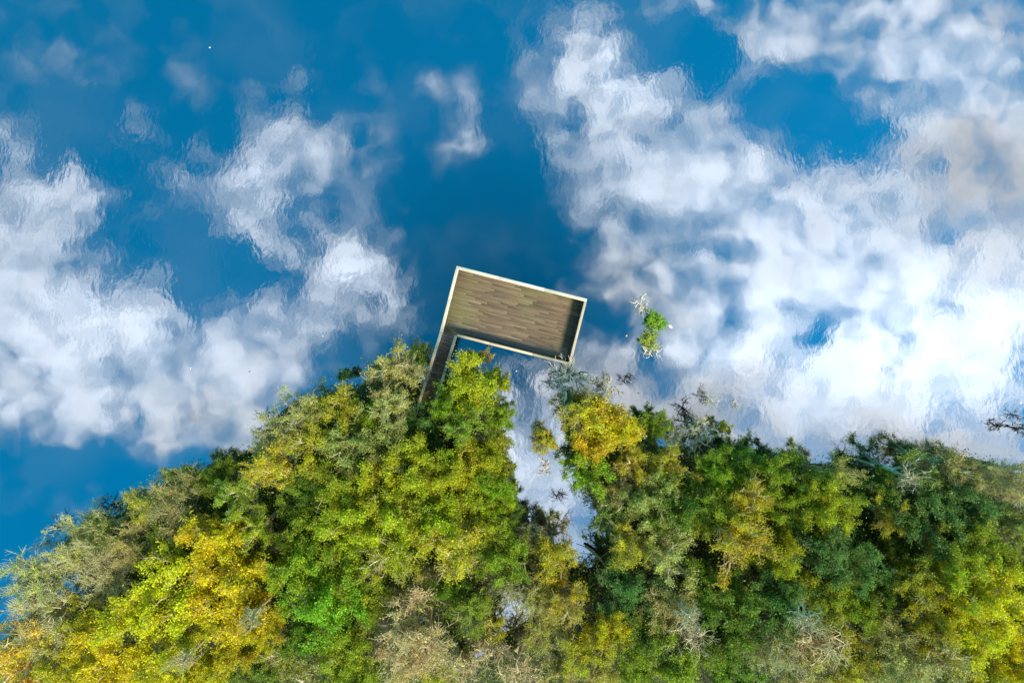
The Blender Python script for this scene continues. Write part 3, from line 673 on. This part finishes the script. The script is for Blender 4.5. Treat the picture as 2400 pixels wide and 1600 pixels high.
# ------------------------------------------------------------------ wooden platform with walkway
RAIL = 1.85; DECK = .55
def platform():
    A_ = R_(-14.2)
    ox, oy = at(1070.2, 623.4, RAIL, 1.0)
    root = empty('wooden_platform', (ox, oy, 0), A_)
    tag(root, 'rectangular wooden viewing platform with pale boarded parapet and narrow walkway', 'platform')
    U, W = 10.88, 5.5     # local x along the long side, local y = -across
    rng = np.random.default_rng(3); cw = .20; T = .045
    def board(name, mat, x0, x1, y0, y1, z0, z1, parent=root, ch=.008):
        cx, cy = (x0+x1)/2, (y0+y1)/2
        horiz = (x1-x0) >= (y1-y0)
        a, b = ((x1-x0)/2, (y1-y0)/2) if horiz else ((y1-y0)/2, (x1-x0)/2)
        me = box_mesh(name, -a, a, -b, b, z0, z1, ch)
        return link(name, me, M[mat], parent, (cx, cy, 0), (0, 0, 0 if horiz else R_(90)))
    # deck boards
    pitch = .149; y = -.12; row = 0
    while y-.128 > -W-.03:
        x = .12; cuts = []
        L0 = rng.uniform(1.0, 3.6)
        while x < U-.12:
            x2 = min(x+L0, U-.12)
            if U-.12-x2 < .6: x2 = U-.12
            dz = rng.uniform(-.004, .004)
            board('deck_plank', 'deck', x+.003, x2-.003, y-.128, y, DECK-.035+dz, DECK+dz, ch=.006)
            x = x2; L0 = rng.uniform(2.6, 4.4)
        y -= pitch; row += 1
    # joists and piles
    for k in range(6):
        yy = -.35-k*.96
        board('joist', 'pile', .15, U-.15, yy-.05, yy+.05, DECK-.24, DECK-.045)
    pm = None
    for px_ in np.linspace(.25, U-.25, 5):
        for py_ in (-.3, -W/2, -W+.3):
            V, F = [], []
            tube(V, F, [(0, 0, -2.2), (0, 0, -.5), (0, 0, DECK-.25)], [.11, .105, .10], 9)
            if pm is None: pm = mesh_np('pile', np.concatenate(V), np.concatenate(F), True)
            link('pile', pm, M['pile'], root, (px_, py_, 0))
    # parapet walls: stacked boards, posts outside, cap boards on top
    GAP = 1.42       # opening for the walkway at the lower left corner
    nb = 8; bh = (RAIL-.04-DECK-.03)/nb
    def wall(x0, x1, y0, y1, mat):
        for k in range(nb):
            z0 = DECK+.02+k*bh; o_ = rng.uniform(-.003, .003)
            if x1-x0 > y1-y0: board('parapet_board', mat, x0, x1, y0+o_, y1+o_, z0, z0+bh-.012, ch=.005)
            else: board('parapet_board', mat, x0+o_, x1+o_, y0, y1, z0, z0+bh-.012, ch=.005)
    # upper (lake) side, left side, right side, lower side
    wall(.13, U-.13, -.125, -.08, 'wall'); wall(.08, .125, -W, -.13, 'wall'); wall(U-.125, U-.08, -W+.13, -.13, 'pile'); wall(GAP+.05, U-.13, -W+.08, -W+.125, 'pile')  # right and lower walls: inner-face shade painted in with the dark pile colour
    # caps, in lengths
    def caps(p, q, fixed, along, mat, w=cw, z=RAIL):
        a = p
        while a < q-.01:
            b = min(a+rng.uniform(2.6, 3.9), q)
            if q-b < .8: b = q
            dz = rng.uniform(0, .006)
            if along == 'x': board('cap_board', mat, a+.003, b-.003, fixed-w/2, fixed+w/2, z-.04+dz, z+dz, ch=.006)
            else: board('cap_board', mat, fixed-w/2, fixed+w/2, a+.003, b-.003, z-.04+dz, z+dz, ch=.006)
            a = b
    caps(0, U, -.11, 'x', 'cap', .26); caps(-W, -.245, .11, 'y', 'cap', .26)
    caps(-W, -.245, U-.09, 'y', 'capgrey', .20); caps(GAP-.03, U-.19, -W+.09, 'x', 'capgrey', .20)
    for x_ in np.linspace(.4, U-.4, 7):
        board('parapet_post', 'wall', x_-.05, x_+.05, -.075, .02, DECK-.5, RAIL-.045)
        if x_ > GAP: board('parapet_post', 'wall', x_-.05, x_+.05, -W-.02, -W+.075, DECK-.5, RAIL-.045)
    for y_ in np.linspace(-.5, -W+.4, 4):
        board('parapet_post', 'wall', -.02, .075, y_-.05, y_+.05, DECK-.5, RAIL-.045)
        board('parapet_post', 'wall', U-.075, U+.02, y_-.05, y_+.05, DECK-.5, RAIL-.045)
    # walkway: turned a little further than the platform, running to the bank under the trees
    wk = empty('walkway', (0.0, -W-.004, 0), R_(-3.1)); wk.parent = root
    LW = 8.6; ww = 1.42; y = .12; k = 0
    while y > -LW:
        dz = rng.uniform(-.003, .003)
        board('walkway_plank', 'walk', .14+rng.uniform(-.01, .01), ww-.11+rng.uniform(-.01, .01), y-.14, y, DECK-.045+dz, DECK-.006+dz, wk, .006)
        y -= .185; k += 1
    for xx in (.3, ww/2, ww-.25): board('stringer', 'pile', xx-.04, xx+.04, -LW, -.03, DECK-.24, DECK-.055, wk)
    for k in range(nb):
        z0 = DECK+.02+k*bh
        board('parapet_board', 'walk', .08, .12, -LW, -.02, z0, z0+bh-.014, wk, .005)
        board('parapet_board', 'walk', ww-.12, ww-.08, -LW, -.10, z0, z0+bh-.014, wk, .005)
    a = 0.0
    for b in (-1.2, -4.2, -LW):
        board('cap_board', 'cap' if b == -1.2 else 'capgrey', -.02, .21, b+.003, a-.003, RAIL-.04, RAIL+.001*abs(b), wk, .006); a = b
    a = 0.08
    for b in (-3.1, -LW): board('cap_board', 'capgrey', ww-.21, ww+.02, b+.003, a-.003, RAIL-.04, RAIL+.002, wk, .006); a = b
    for yy in np.linspace(-.6, -LW+.2, 5):
        board('parapet_post', 'walk', -.02, .075, yy-.05, yy+.05, DECK-.5, RAIL-.045, wk); board('parapet_post', 'walk', ww-.075, ww+.02, yy-.05, yy+.05, DECK-.5, RAIL-.045, wk)
        for xx in (.15, ww-.15): link('pile', pm, M['pile'], wk, (xx, yy, 0))
    return root
platform()

# ------------------------------------------------------------------ shrubs and dead wood in the water
def snag(px, py, r, H, bark, label, sh='snag', color=CLR['OL'], yellow=0, rz=0, tilt=(0, 0), pick=0, name='dead_branch', cat='dead branch', z=-.1):
    x, y = at(px, py, .5*H); S = SHAPES[sh][0]
    rm = r*2400/2352*.75*(CAM_Z-.5*H)/1200
    return plant(name, sh, x, y, z, rm/(S['R']*1.1), H/S['H'], rz, color, yellow, bark, label, cat, 'dead wood and shrubs standing in the water', tilt, pick)
snag(1508, 737, 33, 1.2, 'olive', 'bright green leafy bush standing in open water right of the platform', 'shrub', (.21, .42, .014), .15, .4, (0, 0), 0, 'water_bush', 'shrub')
snag(1492, 780, 27, .9, 'tan', 'olive half-drowned bush with pale twigs below the bright green bush', 'shrub', (.30, .40, .03), .2, 1.4, (0, 0), 1, 'water_bush', 'shrub')
snag(1500, 805, 32, .8, 'ash', 'pale bare twigs at the foot of the half-drowned bush', rz=2.0, pick=1)
snag(1478, 705, 32, .7, 'ash', 'bare grey twigs poking out of the lake above the bright green bush', rz=.3, pick=2)
snag(1305, 866, 58, 2.6, 'ash', 'leafless tan shrub at the lower right corner of the platform', 'twigs', CLR['T'], .3, 1.0, pick=0, name='bare_shrub', cat='shrub')
snag(1270, 880, 30, 1.6, 'pale', 'pale bare twigs left of the leafless tan shrub', rz=2.4, pick=3)
snag(1308, 905, 22, 1.6, 'olive', 'small emerald bush at the foot of the leafless tan shrub', 'sprig', (.05, .22, .03), 0, .2, pick=2, name='water_bush', cat='shrub')
snag(1380, 880, 24, 1.0, 'olive', 'sparse green sprig in the water right of the leafless tan shrub', 'sprig', (.12, .17, .06), .1, 2.2, pick=1, name='water_bush', cat='shrub')
snag(1400, 895, 34, .6, 'pale', 'thin bent branches lying in the water right of the green sprig', rz=.8, pick=0)
snag(1440, 870, 28, .5, 'dark', 'dark crooked twigs in the water between sprig and lake', rz=1.9, pick=1)
snag(1575, 945, 36, .8, 'dark', 'dark drowned branches left of the upright bleached branch', rz=.2, pick=2)
snag(1632, 925, 26, 1.6, 'ash', 'bleached upright branch in the water off the right shore', rz=1.1, pick=3)
snag(1612, 905, 24, .6, 'brown', 'short brown stubs in the water left of the bleached branch', rz=2.5, pick=0)
snag(1690, 930, 16, .5, 'ash', 'lone thin stick in the water right of the bleached branch', rz=.9, pick=1)
snag(1250, 1072, 26, .8, 'ash', 'white arched branch lying in the inlet', rz=2.9, pick=2)
snag(1285, 1140, 26, .9, 'dark', 'black crooked branch standing in the inlet', rz=1.7, pick=1)
snag(1318, 1125, 20, 1.0, 'dark', 'black twigs hanging over the right bank of the inlet', rz=.5, pick=3)
snag(1300, 1200, 26, .8, 'ash', 'white brushwood at the narrow end of the inlet', rz=2.2, pick=0)
snag(1205, 1165, 20, .9, 'brown', 'brown twigs on the left bank where the inlet narrows', rz=.1, pick=2)
snag(215, 1175, 34, 1.6, 'ash', 'white bleached twigs over the water on the left shore', rz=.6, pick=0)
snag(228, 1150, 16, .9, 'ash', 'small white twig beyond the bleached twigs, farthest into the lake', rz=2.0, pick=3)
snag(255, 1165, 32, 1.2, 'dark', 'dark submerged limb beside the white twigs on the left shore', rz=1.2, pick=1)
snag(130, 1205, 30, 1.2, 'brown', 'brown twiggy branch over the lake near the left edge', rz=2.7, pick=2)
snag(85, 1260, 26, 1.4, 'ash', 'pale twig ends above the feathery willow at the left edge', rz=.3, pick=3)
snag(605, 955, 26, 1.8, 'ash', 'white dead twigs on the shore at the upper left of the wood', rz=1.5, pick=1)
snag(2338, 985, 20, 2.2, 'dark', 'dark leafy snag in the water at the right edge', 'sprig', (.02, .05, .02), 0, 1.0, pick=0, name='water_bush', cat='shrub')
snag(2338, 955, 20, .9, 'dark', 'curved dark branch above the leafy snag at the right edge', rz=.8, pick=2)
snag(1120, 815, 26, .7, 'olive', 'yellow-leaved sprig under the lower edge of the platform', 'sprig', (.42, .33, .05), .4, .8, pick=2, name='water_bush', cat='shrub')
# dead tops standing above the yellow trees
def dead_top(px, py, r, H, bark, label, rz, pick, zb):
    x, y = at(px, py, H); S = SHAPES['deadtop'][0]; rm = r*2400/2352*.75*(CAM_Z-H)/1200
    g0 = float(terrain(x, y))
    plant('dead_tree', 'deadtop', x, y, g0, rm/(S['R']*1.1), (H-g0)/S['H'], rz, CLR['T'], 0, bark, label, 'tree', 'trees and shrubs of the lakeside wood', pick=pick)
dead_top(555, 1440, 34, 10.8, 'tan', 'pale dead tree rising through the yellow crowns at lower left', 1.0, 0, 0)
dead_top(390, 1545, 34, 10.6, 'tan', 'pale dead tree at the bottom edge among yellow crowns', 2.0, 1, 0)
dead_top(1595, 1430, 42, 9.2, 'pale', 'pale dead tree in the dark green right wood', .5, 2, 0)
dead_top(2110, 1105, 42, 6.6, 'pale', 'forked pale dead tree on the right shore', 2.6, 1, 0)
dead_top(1870, 1440, 46, 10.6, 'pale', 'pale bare tree top above the tan one in the right wood', 1.9, 0, 0)

# fallen mossy trunk at the end of the inlet
def fallen_trunk():
    x0, y0 = at(1345, 1255, .6); x1, y1 = at(1400, 1320, .9)
    V, F = [], []
    p0, p2 = np.array((0, 0, .35)), np.array((x1-x0, y1-y0, 1.1))
    tube(V, F, curve(p0, (p0+p2)/2+np.array((.5, .3, .5)), p2, 9), np.linspace(.11, .06, 9)*np.array((1,1.15,.9,1.1,.95,1.1,.9,1.05,.9)), 9)
    e = empty('fallen_trunk', (x0, y0, .0)); tag(e, 'mossy fallen trunk bent across the end of the inlet', 'fallen trunk', 'dead wood and shrubs standing in the water')
    t = link('trunk', mesh_np('fallen_trunk', np.concatenate(V), np.concatenate(F), True), M['bark'], e); t.color = (.40, .36, .16, 1)
    rng = np.random.default_rng(8)
    for k in range(4):
        V, F = [], []; s = p0+(p2-p0)*rng.uniform(.2, .9)+np.array((.2, .1, .2)); d = unit(rng.normal(size=3)+np.array((0, 0, .7)))
        tube(V, F, curve(s, s+d*.6+rng.normal(size=3)*.2, s+d*1.5, 6), np.linspace(.06, .02, 6), 6)
        b = link('branch', mesh_np('branch', np.concatenate(V), np.concatenate(F), True), M['bark'], e); b.color = (.30, .29, .14, 1)
fallen_trunk()

# blue barrel among the leafless trees
def barrel():
    x, y = at(1100, 1497, .6); z = float(terrain(x, y))
    e = empty('barrel', (x, y, max(z, 0)+.18), R_(20)); tag(e, 'small blue plastic barrel lying among leafless branches near the bottom edge', 'barrel')
    def lathe(name, prof, mat, seg=20):
        V = []; n = len(prof)
        for a in range(seg):
            th = a*2*math.pi/seg
            V += [(t, r*math.cos(th), .2+r*math.sin(th)) for t, r in prof]
        F = [(a*n+i, ((a+1) % seg)*n+i, ((a+1) % seg)*n+i+1, a*n+i+1) for a in range(seg) for i in range(n-1)]
        return link(name, mesh_np(name, V, F, True), M[mat], e)
    lathe('body', [(-.40, .001), (-.40, .17), (-.37, .20), (-.2, .215), (0, .22), (.2, .215), (.37, .20), (.40, .17), (.40, .001)], 'blue')
    for t in (-.16, .16): lathe('hoop', [(t-.025, .212), (t-.02, .235), (t+.02, .235), (t+.025, .212)], 'bluedark')
    lathe('lid', [(.395, .001), (.43, .001), (.43, .18), (.41, .205), (.385, .205)][::-1], 'bluedark')
barrel()

# ------------------------------------------------------------------ small things afloat
def floating(px, py, mat, size, rz, label):
    x, y = at(px, py, 0); size *= .7
    V = []; F = []; n = 7
    for i in range(n):
        t = i/(n-1); w_ = size*.28*math.sin(math.pi*min(1, t*.94+.03))**.7; zz = .012+.03*size*math.sin(math.pi*t)
        V += [(size*(t-.5), -w_, zz+.10*w_), (size*(t-.5), 0, zz), (size*(t-.5), w_, zz+.10*w_)]
    for i in range(n-1):
        for k in (0, 1): F.append((i*3+k, i*3+3+k, i*3+4+k, i*3+1+k))
    o = link('feather' if mat == 'feather' else 'leaf', mesh_np('afloat', V, F, True), M[mat], None, (x, y, 0), (0, 0, rz))
    tag(o, label, 'feather' if mat == 'feather' else 'leaf', 'small things afloat on the lake')
for a in ((482,110,'feather',.22,.4,'white feather afloat on clear blue water at upper left'),
          (438,846,'feather',.2,1.3,'white feather afloat in the grey cloud reflection left of the wood'),
          (573,853,'dryleaf',.3,.5,'pale brown leaf afloat beside a dark gap in the left cloud reflection'),
          (742,772,'feather',.18,2.2,'white feather afloat left of the walkway'),
          (1186,852,'feather',.2,.2,'white feather afloat in the water below the platform'),
          (1439,771,'dryleaf',.3,1.0,'orange leaf afloat left of the half-drowned bush'),
          (1466,902,'dryleaf',.28,.3,'orange leaf afloat right of the crooked twigs'),
          (1500,926,'dryleaf',.2,.9,'small orange leaf afloat above the green shore tree'),
          (1835,890,'feather',.34,.25,'long white feather afloat in the white cloud reflection at right'),
          (2345,925,'feather',.26,.7,'white feather afloat on the blue patch at the right edge'),
          (600,982,'dryleaf',.22,.7,'pale leaf afloat beside the white dead twigs'),
          (1540,750,'feather',.5,-.6,'long white stalk-like feather afloat right of the bright green bush')):
    floating(*a)
